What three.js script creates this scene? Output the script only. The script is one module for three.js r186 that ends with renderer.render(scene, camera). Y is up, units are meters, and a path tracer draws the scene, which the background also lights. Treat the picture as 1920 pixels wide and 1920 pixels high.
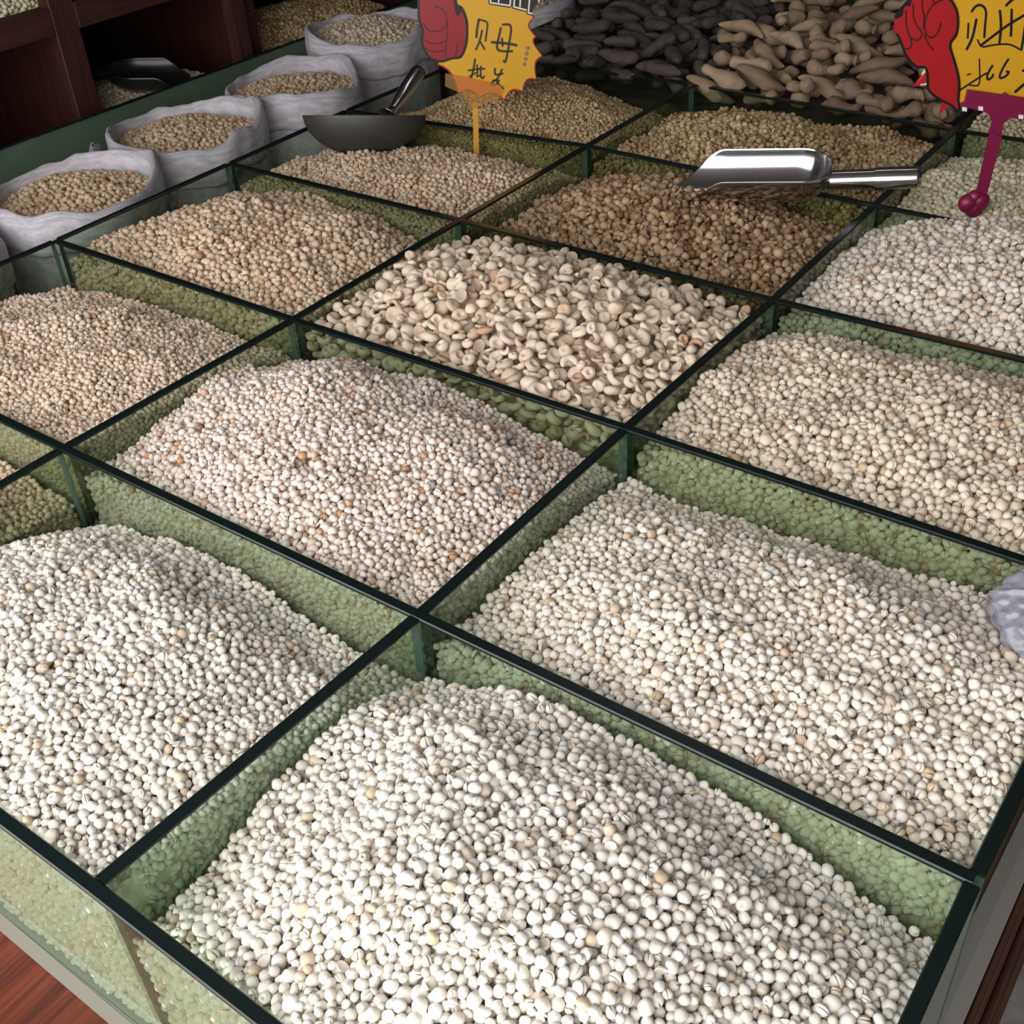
import * as THREE from 'three';
import { RectAreaLightUniformsLib } from 'three/addons/lights/RectAreaLightUniformsLib.js';
import { mergeGeometries, mergeVertices } from 'three/addons/utils/BufferGeometryUtils.js';
import { RoundedBoxGeometry } from 'three/addons/geometries/RoundedBoxGeometry.js';
import { ImprovedNoise } from 'three/addons/math/ImprovedNoise.js';

// ------------------------------------------------------------------ camera, light, exposure
const TOP = 0.88;                                            // height of the glass edges above the floor
// plan coordinates: a runs away to the upper right, b to the upper left, h above the glass edges
const P = (a, b, h = 0) => new THREE.Vector3(a, TOP + h, -b);
const scene = new THREE.Scene();
const camera = new THREE.PerspectiveCamera(48.155, 1, 0.05, 60);
camera.position.copy(P(-0.6432, -0.651, 0.8075));
camera.up.set(0.51334, 0.79674, -0.31887);
camera.lookAt(camera.position.clone().add(new THREE.Vector3(0.62619, -0.60183, -0.49567)));
scene.add(camera);
camera.updateMatrixWorld(true);

const renderer = new THREE.WebGLRenderer({ antialias: true });
renderer.toneMapping = THREE.LinearToneMapping;
renderer.toneMappingExposure = 0.415;
renderer.shadowMap.enabled = true;
RectAreaLightUniformsLib.init();

scene.background = new THREE.Color(0.78, 0.86, 1.0);         // overcast sky outside the shopfront
const OPEN = { b0: -1.6, b1: 1.7, y0: 0.5, y1: 2.6, a: -0.95 };   // the open upper part of the shopfront
const daylight = new THREE.RectAreaLight(new THREE.Color(1.0, 0.985, 0.97), 9.5, OPEN.b1 - OPEN.b0, OPEN.y1 - OPEN.y0);
daylight.name = 'shopfront_daylight';
daylight.position.set(OPEN.a - 0.1, (OPEN.y0 + OPEN.y1) / 2, -(OPEN.b0 + OPEN.b1) / 2);
daylight.lookAt(daylight.position.x + 1, daylight.position.y, daylight.position.z);
scene.add(daylight);

// ------------------------------------------------------------------ helpers
function rng(seed) { let s = seed >>> 0; return () => { s = (s + 0x6D2B79F5) >>> 0; let t = Math.imul(s ^ (s >>> 15), 1 | s); t = (t + Math.imul(t ^ (t >>> 7), 61 | t)) ^ t; return ((t ^ (t >>> 14)) >>> 0) / 4294967296; }; }
const noise = new ImprovedNoise();
const N3 = (x, y, z) => noise.noise(x + 31.7, y + 17.3, z + 5.1);
const lerp = (a, b, t) => a + (b - a) * t, clamp = (x, a, b) => Math.min(b, Math.max(a, x));
const smooth = (a, b, x) => { const t = clamp((x - a) / (b - a), 0, 1); return t * t * (3 - 2 * t); };
const taken = {};
const numbered = (n) => { const k = taken[n] = (taken[n] ?? -1) + 1; return k ? `${n}_${String(k).padStart(3, '0')}` : n; };
function shade(o) { o.traverse((c) => { if (c.isMesh) { c.castShadow = true; c.receiveShadow = true; } }); return o; }
function tag(o, label, category, group, kind) { o.userData = { label, category }; if (group) o.userData.group = group; if (kind) o.userData.kind = kind; return o; }
function thing(name, label, category, pos, group, kind) { const g = new THREE.Group(); g.name = numbered(name); if (pos) g.position.copy(pos); tag(g, label, category, group, kind); scene.add(g); return g; }
function part(name, geo, mat, parent) { const m = new THREE.Mesh(geo, mat); m.name = name; m.castShadow = m.receiveShadow = true; parent.add(m); return m; }
function single(name, geo, mat, label, category, group, kind) { const m = part(numbered(name), geo, mat, scene); tag(m, label, category, group, kind); return m; }
function struct(name, geo, mat, label) { const m = part(name, geo, mat, scene); m.userData = { kind: 'structure' }; if (label) m.userData.label = label; return m; }
const C = (r, g, b) => new THREE.Color().setRGB(r, g, b);
const std = (color, roughness = 0.7, more = {}) => new THREE.MeshStandardMaterial({ color, roughness, ...more });
function boxUV(g, s = 1) {                                    // uv in metres by the face's main direction; u runs along the longest side
  g = g.index ? g.toNonIndexed() : g; g.computeBoundingBox();
  const e = g.boundingBox.getSize(new THREE.Vector3()), p = g.attributes.position, n = g.attributes.normal, uv = new Float32Array(p.count * 2);
  for (let i = 0; i < p.count; i += 3) {
    const ax = [0, 1, 2].map((k) => Math.abs(n.getComponent(i, k) + n.getComponent(i + 1, k) + n.getComponent(i + 2, k)));
    const d = ax.indexOf(Math.max(...ax)); let o = [0, 1, 2].filter((k) => k !== d); const sz = [e.x, e.y, e.z];
    if (sz[o[1]] > sz[o[0]]) o = [o[1], o[0]];
    for (let k = 0; k < 3; k++) { uv[(i + k) * 2] = p.getComponent(i + k, o[0]) * s; uv[(i + k) * 2 + 1] = p.getComponent(i + k, o[1]) * s; }
  }
  g.setAttribute('uv', new THREE.BufferAttribute(uv, 2)); return g;
}
// box between plan coordinates and heights
function slab(a0, a1, b0, b1, h0, h1, bevel = 0) {
  const w = Math.abs(a1 - a0), hh = Math.abs(h1 - h0), d = Math.abs(b1 - b0);
  const g = bevel ? new RoundedBoxGeometry(w, hh, d, 2, bevel) : new THREE.BoxGeometry(w, hh, d);
  g.translate((a0 + a1) / 2, TOP + (h0 + h1) / 2, -(b0 + b1) / 2); return boxUV(g);
}
// a sheet f(u, v) -> [x, y, z] turned into a closed shell of some thickness
function shell(f, nu, nv, thick, closedU = false) {
  const pos = [], uvs = [], idx = [], e = 1e-3, V = (u, v) => new THREE.Vector3(...f(u, v));
  const pts = [], nor = [];
  for (let j = 0; j <= nv; j++) for (let i = 0; i <= nu; i++) {
    const u = i / nu, v = j / nv, p = V(u, v);
    const du = V(closedU ? u + e : Math.min(1, u + e), v).sub(V(closedU ? u - e : Math.max(0, u - e), v)), dv = V(u, Math.min(1, v + e)).sub(V(u, Math.max(0, v - e)));
    let n = du.cross(dv); if (n.lengthSq() < 1e-18) n = nor.length ? nor[nor.length - 1].clone() : new THREE.Vector3(0, 1, 0); n.normalize();
    pts.push(p); nor.push(n);
  }
  const W = nu + 1, M = pts.length;
  for (const s of [0, 1]) for (let k = 0; k < M; k++) { const q = pts[k].clone().addScaledVector(nor[k], s ? -thick : 0); pos.push(q.x, q.y, q.z); uvs.push((k % W) / nu, Math.floor(k / W) / nv); }
  for (let j = 0; j < nv; j++) for (let i = 0; i < nu; i++) {
    const a = j * W + i, b = a + 1, c = a + W, d = c + 1;
    idx.push(a, b, d, a, d, c, M + a, M + d, M + b, M + a, M + c, M + d);
  }
  const rim = (a, b) => idx.push(a, M + b, b, a, M + a, M + b);
  for (let i = 0; i < nu; i++) { rim(i, i + 1); rim(nv * W + i + 1, nv * W + i); }
  if (!closedU) for (let j = 0; j < nv; j++) { rim((j + 1) * W, j * W); rim(j * W + nu, (j + 1) * W + nu); }
  const g = new THREE.BufferGeometry(); g.setAttribute('position', new THREE.Float32BufferAttribute(pos, 3)); g.setIndex(idx);
  if (closedU) { const m = mergeVertices(g, 1e-6); m.computeVertexNormals(); const q = new Map(), P3 = m.attributes.position, N = m.attributes.normal, key = (p, k) => `${p.getX(k).toFixed(5)},${p.getY(k).toFixed(5)},${p.getZ(k).toFixed(5)}`; for (let k = 0; k < P3.count; k++) q.set(key(P3, k), k); g.computeVertexNormals(); for (let k = 0; k < g.attributes.position.count; k++) { const h = q.get(key(g.attributes.position, k)); if (h !== undefined) g.attributes.normal.setXYZ(k, N.getX(h), N.getY(h), N.getZ(h)); } }
  else g.computeVertexNormals();
  g.setAttribute('uv', new THREE.Float32BufferAttribute(uvs, 2)); return g;
}
function dataTex(w, h, f, srgb = true) {
  const d = new Uint8Array(w * h * 4);
  for (let y = 0; y < h; y++) for (let x = 0; x < w; x++) { const c = f(x / w, y / h); for (let k = 0; k < 3; k++) d[(y * w + x) * 4 + k] = clamp(Math.round(c[k] * 255), 0, 255); d[(y * w + x) * 4 + 3] = 255; }
  const t = new THREE.DataTexture(d, w, h); t.wrapS = t.wrapT = THREE.RepeatWrapping; t.magFilter = THREE.LinearFilter; t.minFilter = THREE.LinearFilter; if (srgb) t.colorSpace = THREE.SRGBColorSpace; t.needsUpdate = true; return t;
}
// periodic noise in u, v
const per = (u, v, fu, fv, s) => { const A = u * 2 * Math.PI, B = v * 2 * Math.PI; return N3(Math.cos(A) * fu + s, Math.sin(A) * fu + Math.cos(B) * fv, Math.sin(B) * fv + s * 1.7); };
function woodTex(c0, c1, seed) {
  return dataTex(256, 256, (u, v) => {
    const w = per(u, v, 0.35, 1.1, seed) * 0.5;
    const g = 0.5 + 0.5 * Math.sin((v * 9 + w * 2.4) * 2 * Math.PI), f = per(u, v, 1.2, 16, seed + 9), k = clamp(0.5 + 0.32 * (g - 0.5) + 0.5 * f + 0.5 * w, 0, 1);
    return [0, 1, 2].map((i) => lerp(c0[i], c1[i], k));
  });
}
const woodRed = std(0xffffff, 0.38, { map: woodTex([0.25, 0.085, 0.05], [0.47, 0.20, 0.11], 1) });
woodRed.map.repeat.set(1 / 0.7, 1 / 0.32);
const woodDark = std(0xffffff, 0.55, { map: woodTex([0.16, 0.07, 0.055], [0.27, 0.125, 0.09], 4) });
woodDark.map.repeat.set(1 / 0.8, 1 / 0.3);
const woodTrim = std(0xffffff, 0.42, { map: woodTex([0.17, 0.10, 0.08], [0.40, 0.27, 0.22], 7) });
woodTrim.map.repeat.set(1 / 0.9, 1 / 0.06);

// ------------------------------------------------------------------ the room
const RM = { a0: -0.95, a1: 3.6, b0: -2.4, b1: 2.75, h1: 2.85 - TOP, h0: -TOP };
const plasterTex = dataTex(128, 128, (u, v) => { const k = 0.33 + 0.08 * per(u, v, 1.5, 1.5, 3) + 0.06 * per(u, v, 7, 7, 5); return [k * 0.98, k * 0.95, k * 0.9]; });
const plaster = std(0xffffff, 0.9, { map: plasterTex });
const tileTex = dataTex(128, 128, (u, v) => { const k = 0.62 + 0.07 * per(u, v, 2, 2, 8) + 0.1 * per(u, v, 11, 11, 2); return [k, k * 0.985, k * 0.97]; });
const floorMat = std(0xffffff, 0.5, { map: tileTex });
struct('floor', slab(RM.a0 - 3, RM.a1, RM.b0, RM.b1, RM.h0 - 0.1, RM.h0), floorMat, 'grey speckled tile floor');
struct('ceiling', slab(RM.a0 - 0.15, RM.a1 + 0.1, RM.b0 - 0.1, RM.b1 + 0.1, RM.h1, RM.h1 + 0.12), std(0x544f49, 0.9), 'dim ceiling');
struct('wall_back', slab(RM.a1, RM.a1 + 0.12, RM.b0 - 0.12, RM.b1 + 0.12, RM.h0, RM.h1), plaster);
struct('wall_left', slab(RM.a0 - 0.15, RM.a1, RM.b1, RM.b1 + 0.12, RM.h0, RM.h1), plaster);
struct('wall_right', slab(RM.a0 - 0.15, RM.a1, RM.b0 - 0.12, RM.b0, RM.h0, RM.h1), plaster);
struct('wall_front', mergeGeometries([
  slab(RM.a0 - 0.15, RM.a0, RM.b0, OPEN.b0, RM.h0, RM.h1),
  slab(RM.a0 - 0.15, RM.a0, OPEN.b1, RM.b1, RM.h0, RM.h1),
  slab(RM.a0 - 0.15, RM.a0, OPEN.b0, OPEN.b1, RM.h0, OPEN.y0 - TOP),
  slab(RM.a0 - 0.15, RM.a0, OPEN.b0, OPEN.b1, OPEN.y1 - TOP, RM.h1)]), plaster);

// ------------------------------------------------------------------ counter
const DEPTH = 0.28;                                          // glass walls reach this far below their edges
{
  const g = thing('wooden_counter', 'red-brown wood grain counter carrying the glass bins', 'counter', P(0, 0, -TOP));
  const put = (name, geo, mat) => { geo.translate(-g.position.x, -g.position.y, -g.position.z); return part(name, geo, mat, g); };
  put('body', slab(-0.50, 2.66, -0.585, 1.205, -TOP + 0.06, -DEPTH - 0.03), woodRed);
  put('plinth', slab(-0.46, 2.66, -0.55, 1.205, -TOP, -TOP + 0.06), woodDark);
  put('top_board', slab(-0.62, 2.66, -0.612, 1.21, -DEPTH - 0.03, -DEPTH, 0.002), woodRed);
  put('seat_strip', slab(-0.4225, -0.4095, -0.598, 1.21, -DEPTH, -DEPTH + 0.0028), std(0x7d776e, 0.5)).userData.label = 'pale strip along the foot of the glass';
  put('edge_moulding', slab(-0.62, 2.66, -0.624, -0.6122, -DEPTH - 0.04, -DEPTH, 0.004), woodTrim);
  put('edge_moulding', slab(-0.62, 2.66, -0.640, -0.6245, -DEPTH - 0.05, -DEPTH - 0.009, 0.004), woodTrim);
  put('seat_strip', slab(-0.62, 2.62, -0.612, -0.5885, -DEPTH, -DEPTH + 0.0028), std(0x8f8a86, 0.35));
}

// ------------------------------------------------------------------ glass bins
const A = [-0.413, 0, 0.42, 0.848, 1.245, 1.69, 2.6], B = [-0.592, 0, 0.60, 1.207];
const fixed = { '0,1': [-0.409, 0.009], '1,2': [-0.001, 0.602], '1,1': [0.001, -0.006], '1,0': [0, -0.589], '2,3': [0.42, 1.196], '2,2': [0.419, 0.594], '2,1': [0.422, -0.004], '3,3': [0.848, 1.201], '3,2': [0.848, 0.602], '3,1': [0.839, -0.008], '4,3': [1.212, 1.21], '4,2': [1.268, 0.606], '4,1': [1.25, -0.002], '5,2': [1.712, 0.608], '5,1': [1.675, 0.005], '4,0': [1.24, -0.592] };
const J = (i, j) => fixed[`${i},${j}`] ?? [A[i], B[j]];
const GT = 0.013;                                            // pane thickness
const paneMat = new THREE.MeshPhysicalMaterial({ color: C(0.785, 0.845, 0.775), roughness: 0.0, transmission: 1, thickness: 0, ior: 1.5 });
const edgeMat = new THREE.MeshPhysicalMaterial({ color: C(0.006, 0.012, 0.011), roughness: 0.22, ior: 1.5 });  // near-black painted in for the light lost inside the glass edge
{
  const g = thing('glass_bin_case', 'green glass case divided by upright panes into rows of open bins', 'glass case', P(0, 0, -DEPTH));
  { const f = slab(A[0] + 0.004, A[6], B[0] + 0.004, B[3], -DEPTH, -DEPTH + 0.0025); f.translate(-g.position.x, -g.position.y, -g.position.z); part('base_plate', f, std(0x6d776b, 0.6), g); }
  const endMat = new THREE.MeshPhysicalMaterial({ color: C(0.07, 0.115, 0.10), roughness: 0.5 });
  const pane = (p, q, through, front) => {                          // through: runs past the joints; the others butt against it
    const dx = q[0] - p[0], dz = -(q[1] - p[1]), L = Math.hypot(dx, dz) + (through ? 0.0 : -GT - 0.0006), turn = Math.atan2(-dz, dx);
    const th = front ? 0.005 : GT, body = new THREE.BoxGeometry(L, DEPTH - 0.007, th); body.translate(0, (DEPTH - 0.007) / 2, front ? GT / 2 - th / 2 : 0);   // the front pane is thinner, flush with the inner side of its edge bar
    const m = part('glass_pane', body, paneMat, g);
    m.position.set((p[0] + q[0]) / 2, 0.003, -(p[1] + q[1]) / 2); m.rotation.y = turn;
    // ground edge on top: a bar with a chamfer along both sides
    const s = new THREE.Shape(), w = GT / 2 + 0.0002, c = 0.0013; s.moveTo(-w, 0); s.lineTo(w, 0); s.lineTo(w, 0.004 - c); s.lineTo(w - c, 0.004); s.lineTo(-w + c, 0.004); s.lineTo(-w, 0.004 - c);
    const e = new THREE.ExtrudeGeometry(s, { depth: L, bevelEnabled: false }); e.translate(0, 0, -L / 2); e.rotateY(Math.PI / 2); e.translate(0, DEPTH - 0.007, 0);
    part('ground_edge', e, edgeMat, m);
    if (!through) for (const k of [-1, 1]) { const n = new THREE.BoxGeometry(0.0012, DEPTH - 0.009, GT * 0.97); n.translate(k * (L / 2 - 0.0008), (DEPTH - 0.009) / 2, 0); part('end_edge', n, endMat, m); }
  };
  for (let i = 0; i < 7; i++) for (let j = 0; j < 3; j++) { if (i === 6 && j === 0) continue; pane(J(i, j), J(i, j + 1), true, i === 0); }
  for (let j = 0; j < 4; j++) for (let i = 0; i < 6; i++) { if (i === 5 && j === 2) continue; pane(J(i, j), J(i + 1, j), false); }
}

// ------------------------------------------------------------------ dried bulbs: shapes of radius 1
function ball(rings, n, f) {                                  // poles on the x axis; rings = cosines from -1 to 1; f(dir) -> [x, y, z]
  const pos = [], idx = []; const d = new THREE.Vector3();
  rings.forEach((c) => { const s = Math.sqrt(Math.max(0, 1 - c * c)); for (let i = 0; i < n; i++) { const t = i / n * Math.PI * 2; d.set(c, s * Math.cos(t), s * Math.sin(t)); pos.push(...f(d)); } });
  for (let j = 0; j < rings.length - 1; j++) for (let i = 0; i < n; i++) { const a = j * n + i, b = j * n + (i + 1) % n, c = a + n, e = b + n; if (j > 0) idx.push(a, b, c); if (j < rings.length - 2) idx.push(b, e, c); else if (j === rings.length - 2) idx.push(b, e, c); }
  let g = new THREE.BufferGeometry(); g.setAttribute('position', new THREE.Float32BufferAttribute(pos, 3)); g.setIndex(idx); g = mergeVertices(g, 1e-5); g.computeVertexNormals(); return g;
}
const even = (n) => Array.from({ length: n + 1 }, (_, i) => -Math.cos(i / n * Math.PI));
const seam = [-1, -0.96, -0.85, -0.68, -0.48, -0.3, -0.19, -0.12, -0.075, -0.04, -0.015, 0.015, 0.04, 0.075, 0.12, 0.2, 0.35, 0.55, 0.75, 0.91, 1];
const wob = (d, s, k) => 1 + k * N3(d.x * 1.3 + s, d.y * 1.3 - s, d.z * 1.3 + s * 2);
const roundBulb = (s, pt) => ball(even(9), 13, (d) => { const r = wob(d, s, 0.2) * (1 + pt * Math.exp(-Math.pow(Math.acos(clamp(d.y, -1, 1)) / 0.4, 2))); return [d.x * r, d.y * r * 0.92, d.z * r]; });
const splitBulb = (s, wd, dp, lop) => ball(seam, 16, (d) => {  // two scales pressed together, the seam open on one side
  const open = smooth(-0.35, 0.35, d.y), w = wd * (0.5 + 0.9 * open), gr = dp * open * Math.exp(-Math.pow(d.x / w, 2));
  const r = wob(d, s, 0.1) * (1 - gr) * (d.x < 0 ? 1 - lop * Math.pow(-d.x, 0.7) : 1);
  return [d.x * r, d.y * r * 0.95, d.z * r * 0.96];
});
const holeBulb = (s, wd, dp, flat) => { const rings = [1, 0.995, 0.975, 0.94, 0.89, 0.82, 0.7, 0.5, 0.25, 0, -0.3, -0.6, -0.83, -0.96, -1].reverse(); return ball(rings, 15, (d) => {   // a pit at one end
  const an = Math.acos(clamp(d.x, -1, 1)), r = wob(d, s, 0.1) * (1 - dp * Math.exp(-Math.pow(an / wd, 2.4))); return [d.x * r * flat, d.y * r, d.z * r]; }); };
const scaleBulb = (s) => ball([-1, -0.94, -0.8, -0.6, -0.38, -0.2, -0.08, 0.02, 0.15, 0.35, 0.6, 0.85, 1], 14, (d) => {        // one loose hollow scale
  const r = wob(d, s, 0.1), c = Math.hypot(d.y, d.z); return [(d.x > 0 ? d.x * 0.16 - 0.26 * (1 - c * c) : d.x * 0.78) * r, d.y * r, d.z * r * 0.86]; });
const wrapBulb = (s) => ball([-1, -0.9, -0.7, -0.45, -0.15, 0.15, 0.38, 0.55, 0.66, 0.73, 0.78, 0.82, 0.87, 0.93, 0.98, 1], 15, (d) => {   // a big scale hugging a small one
  const q = d.x + 0.16 * d.y, gr = 0.22 * Math.exp(-Math.pow((q - 0.77) / 0.055, 2)), r = wob(d, s, 0.1) * (1 - gr - (q > 0.8 ? 0.05 : 0)); return [d.x * r, d.y * r * 0.94, d.z * r]; });
const ringBun = (s, dp, wd, flat) => { const rings = [1, 0.99, 0.965, 0.92, 0.86, 0.78, 0.66, 0.48, 0.24, 0, -0.24, -0.48, -0.66, -0.8, -0.9, -0.97, -1].reverse(); return ball(rings, 18, (d) => {   // thick ring with a sunken middle
  const c = Math.hypot(d.y, d.z), x = d.x > 0 ? d.x * flat - dp * Math.exp(-Math.pow(c / wd, 2.6)) : d.x * flat + dp * 0.35 * Math.exp(-Math.pow(c / wd, 2)), r = wob(d, s, 0.16); return [x * r, d.y * r, d.z * r * 0.92]; }); };
function crescent(s, arc, thick) {                            // a bent scale with tapering ends
  const nu = 16, nv = 9, pos = [], idx = [];
  for (let i = 0; i <= nu; i++) { const t = (i / nu - 0.5) * arc, w = thick * Math.pow(Math.max(0, 1 - Math.pow(Math.abs(i / nu - 0.5) * 2, 3)), 0.5) * (1 + 0.2 * N3(i * 0.3, s, 1)) + 0.02, R = 1 - thick * 0.9;
    for (let j = 0; j < nv; j++) { const q = j / nv * 2 * Math.PI, rr = R + w * Math.cos(q); pos.push(rr * Math.cos(t) - 0.25, w * 1.15 * Math.sin(q), rr * Math.sin(t)); } }
  for (let i = 0; i < nu; i++) for (let j = 0; j < nv; j++) { const a = i * nv + j, b = i * nv + (j + 1) % nv, c = a + nv, d = b + nv; idx.push(a, b, c, b, d, c); }
  for (const e of [0, nu]) for (let j = 1; j < nv - 1; j++) e ? idx.push(e * nv, e * nv + j, e * nv + j + 1) : idx.push(0, j + 1, j);
  const g = new THREE.BufferGeometry(); g.setAttribute('position', new THREE.Float32BufferAttribute(pos, 3)); g.setIndex(idx); g.computeVertexNormals(); return g;
}
const SHAPES = {
  round_bulb: [[roundBulb(1, 0.12), 2.4], [roundBulb(5, 0.22), 2.4], [roundBulb(9, 0.0), 2.2]],
  split_bulb: [[splitBulb(2, 0.065, 0.62, 0.12), 4.4], [splitBulb(7, 0.085, 0.7, 0.34), 3.4], [splitBulb(17, 0.12, 0.75, 0.22), 1.8]],
  wrapped_bulb: [[wrapBulb(3), 1.8]], pitted_bulb: [[holeBulb(4, 0.26, 0.8, 0.9), 2.2]], loose_scale: [[scaleBulb(6), 0.9]],
};
const BIGSHAPES = {
  ring_bulb: [[ringBun(1, 0.62, 0.40, 0.6), 3.4], [ringBun(8, 0.72, 0.30, 0.7), 2.8], [ringBun(14, 0.46, 0.55, 0.52), 1.8]],
  bent_scale: [[crescent(2, 3.9, 0.34), 2.2], [crescent(6, 2.6, 0.38), 2.0]], oval_bulb: [[roundBulb(3, 0.05), 1.0]], loose_scale: [[scaleBulb(12), 0.6]], split_bulb: [[splitBulb(13, 0.1, 0.4, 0.25), 1]],
};
const BROWNSHAPES = {
  round_bulb: [[roundBulb(21, 0.3), 3], [roundBulb(25, 0.5), 2]], split_bulb: [[splitBulb(22, 0.1, 0.4, 0.35), 2]], loose_scale: [[scaleBulb(26), 2.6]], bent_scale: [[crescent(22, 2.3, 0.36), 1.6]],
};

// ------------------------------------------------------------------ heaps: bulbs dropped one by one until the surface is reached
// dom: {inside(x, z, r) -> [x, z], surf(x, z), base(x, z), box: [x0, x1, z0, z1]}
function drop(dom, d, seed, patience = 900, spread = 0.27) {
  const R = rng(seed), [x0, x1, z0, z1] = dom.box, cell = d * 1.25, nx = Math.ceil((x1 - x0) / cell) + 1, nz = Math.ceil((z1 - z0) / cell) + 1;
  const grid = Array.from({ length: nx * nz }, () => []), out = [];
  const rest = (x, z, r) => {
    let y = dom.base(x, z) + r * 0.6; const ci = Math.floor((x - x0) / cell), cj = Math.floor((z - z0) / cell);
    for (let j = Math.max(0, cj - 1); j <= Math.min(nz - 1, cj + 1); j++) for (let i = Math.max(0, ci - 1); i <= Math.min(nx - 1, ci + 1); i++) for (const q of grid[j * nx + i]) {
      const dx = q[0] - x, dz = q[2] - z, s = (q[3] + r) * 0.9, h2 = s * s - dx * dx - dz * dz; if (h2 > 0) { const t = q[1] + Math.sqrt(h2); if (t > y) y = t; } }
    return y;
  };
  for (const start of [...(dom.flanks ?? []), (R) => [lerp(x0, x1, R()), lerp(z0, z1, R())]]) {
  let miss = 0, tries = 0;
  while (miss < patience && tries++ < 400000) {
    const r = d / 2 * (1 + spread * (R() + R() - 1) * 1.4);
    let [x, z] = dom.inside(...start(R), r), y = rest(x, z, r), step = d * 0.9;
    for (let k = 0; k < 12; k++) { const an = R() * 6.2832, s = step * Math.sqrt(R()); const [xx, zz] = dom.inside(x + Math.cos(an) * s, z + Math.sin(an) * s, r), yy = rest(xx, zz, r); if (yy < y) { x = xx; z = zz; y = yy; } else step *= 0.85; }
    if (y + r * 0.55 > dom.surf(x, z)) { miss++; continue; }
    miss = Math.max(0, miss - 1.5);
    const q = [x, y, z, r]; out.push(q); grid[Math.floor((z - z0) / cell) * nx + Math.floor((x - x0) / cell)].push(q);
  } }
  return out;
}
const bulbMat = std(0xffffff, 0.72);
const qq = new THREE.Quaternion(), mm = new THREE.Matrix4(), vv = new THREE.Vector3(), ss = new THREE.Vector3(), cc = new THREE.Color();
function pickShape(shapes, R) { const all = []; let t = 0; for (const k in shapes) for (const [g, w] of shapes[k]) { t += w; all.push([k, g, t]); } const x = R() * t; return all.find((e) => x <= e[2]); }
function tint(col, R, x, z) {                                  // a bulb's own colour; now and then a browned one
  const [base, brown, share, vary] = col, patch = share * clamp(1 + 2.2 * N3(x * 14, z * 14, 4), 0.1, 4);
  let k = R() < patch ? 0.35 + 0.65 * R() : Math.pow(R(), 2.0) * 0.36; const v = 1 + vary * (R() - 0.5);
  return [0, 1, 2].map((i) => clamp(lerp(base[i], brown[i], k) * v, 0, 0.92));
}
function randomTurn(R) { const u = R(), v = R() * 6.2832, w = R() * 6.2832; return qq.set(Math.sqrt(1 - u) * Math.sin(v), Math.sqrt(1 - u) * Math.cos(v), Math.sqrt(u) * Math.sin(w), Math.sqrt(u) * Math.cos(w)).clone(); }
function lying(R, k) {                                         // flat ones mostly lie on their broad side
  const up = new THREE.Vector3((R() - 0.5) * 1.7 - 0.15, 1, (R() - 0.5) * 1.7 + 0.15).normalize(), from = k === 'bent_scale' ? new THREE.Vector3(0, 1, 0) : new THREE.Vector3(R() < 0.75 ? 1 : -1, 0, 0);
  return new THREE.Quaternion().setFromUnitVectors(from, up).multiply(new THREE.Quaternion().setFromAxisAngle(from, R() * 6.2832));
}
function heap({ name, label, category = 'heap', dom, d, shapes = SHAPES, col, seed, core, apart, patience, squash = 0.17 }) {
  const list = drop(dom, d, seed, patience), R = rng(seed * 7 + 1), g = thing(name, label, category, null, null, 'stuff');
  let items = list.map((q) => { const [k, geo] = pickShape(shapes, R), t = tint(col, R, q[0], q[2]), e = () => 1 + squash * (R() - 0.5) * 2; return { q, k, geo, t, turn: shapes === BIGSHAPES && k !== 'oval_bulb' ? lying(R, k) : randomTurn(R), s: [q[3] * 1.08 * e(), q[3] * 1.08 * e(), q[3] * 1.08 * e()] }; });
  if (apart) items = apart(items, dom, d);
  const by = new Map(); for (const it of items) { if (!by.has(it.geo)) by.set(it.geo, []); by.get(it.geo).push(it); }
  for (const [geo, arr] of by) {
    const im = new THREE.InstancedMesh(geo, bulbMat, arr.length); im.name = arr[0].k; im.castShadow = im.receiveShadow = true;
    arr.forEach((it, i) => { im.setMatrixAt(i, mm.compose(vv.set(it.q[0], it.q[1], it.q[2]), it.turn, ss.set(...it.s))); im.setColorAt(i, cc.setRGB(...it.t)); });
    g.add(im);
  }
  if (core) part('heap_core', core, std(C(...col[0].map((x, i) => lerp(x, col[1][i], 0.3))), 0.9), g);
  return g;
}
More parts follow.
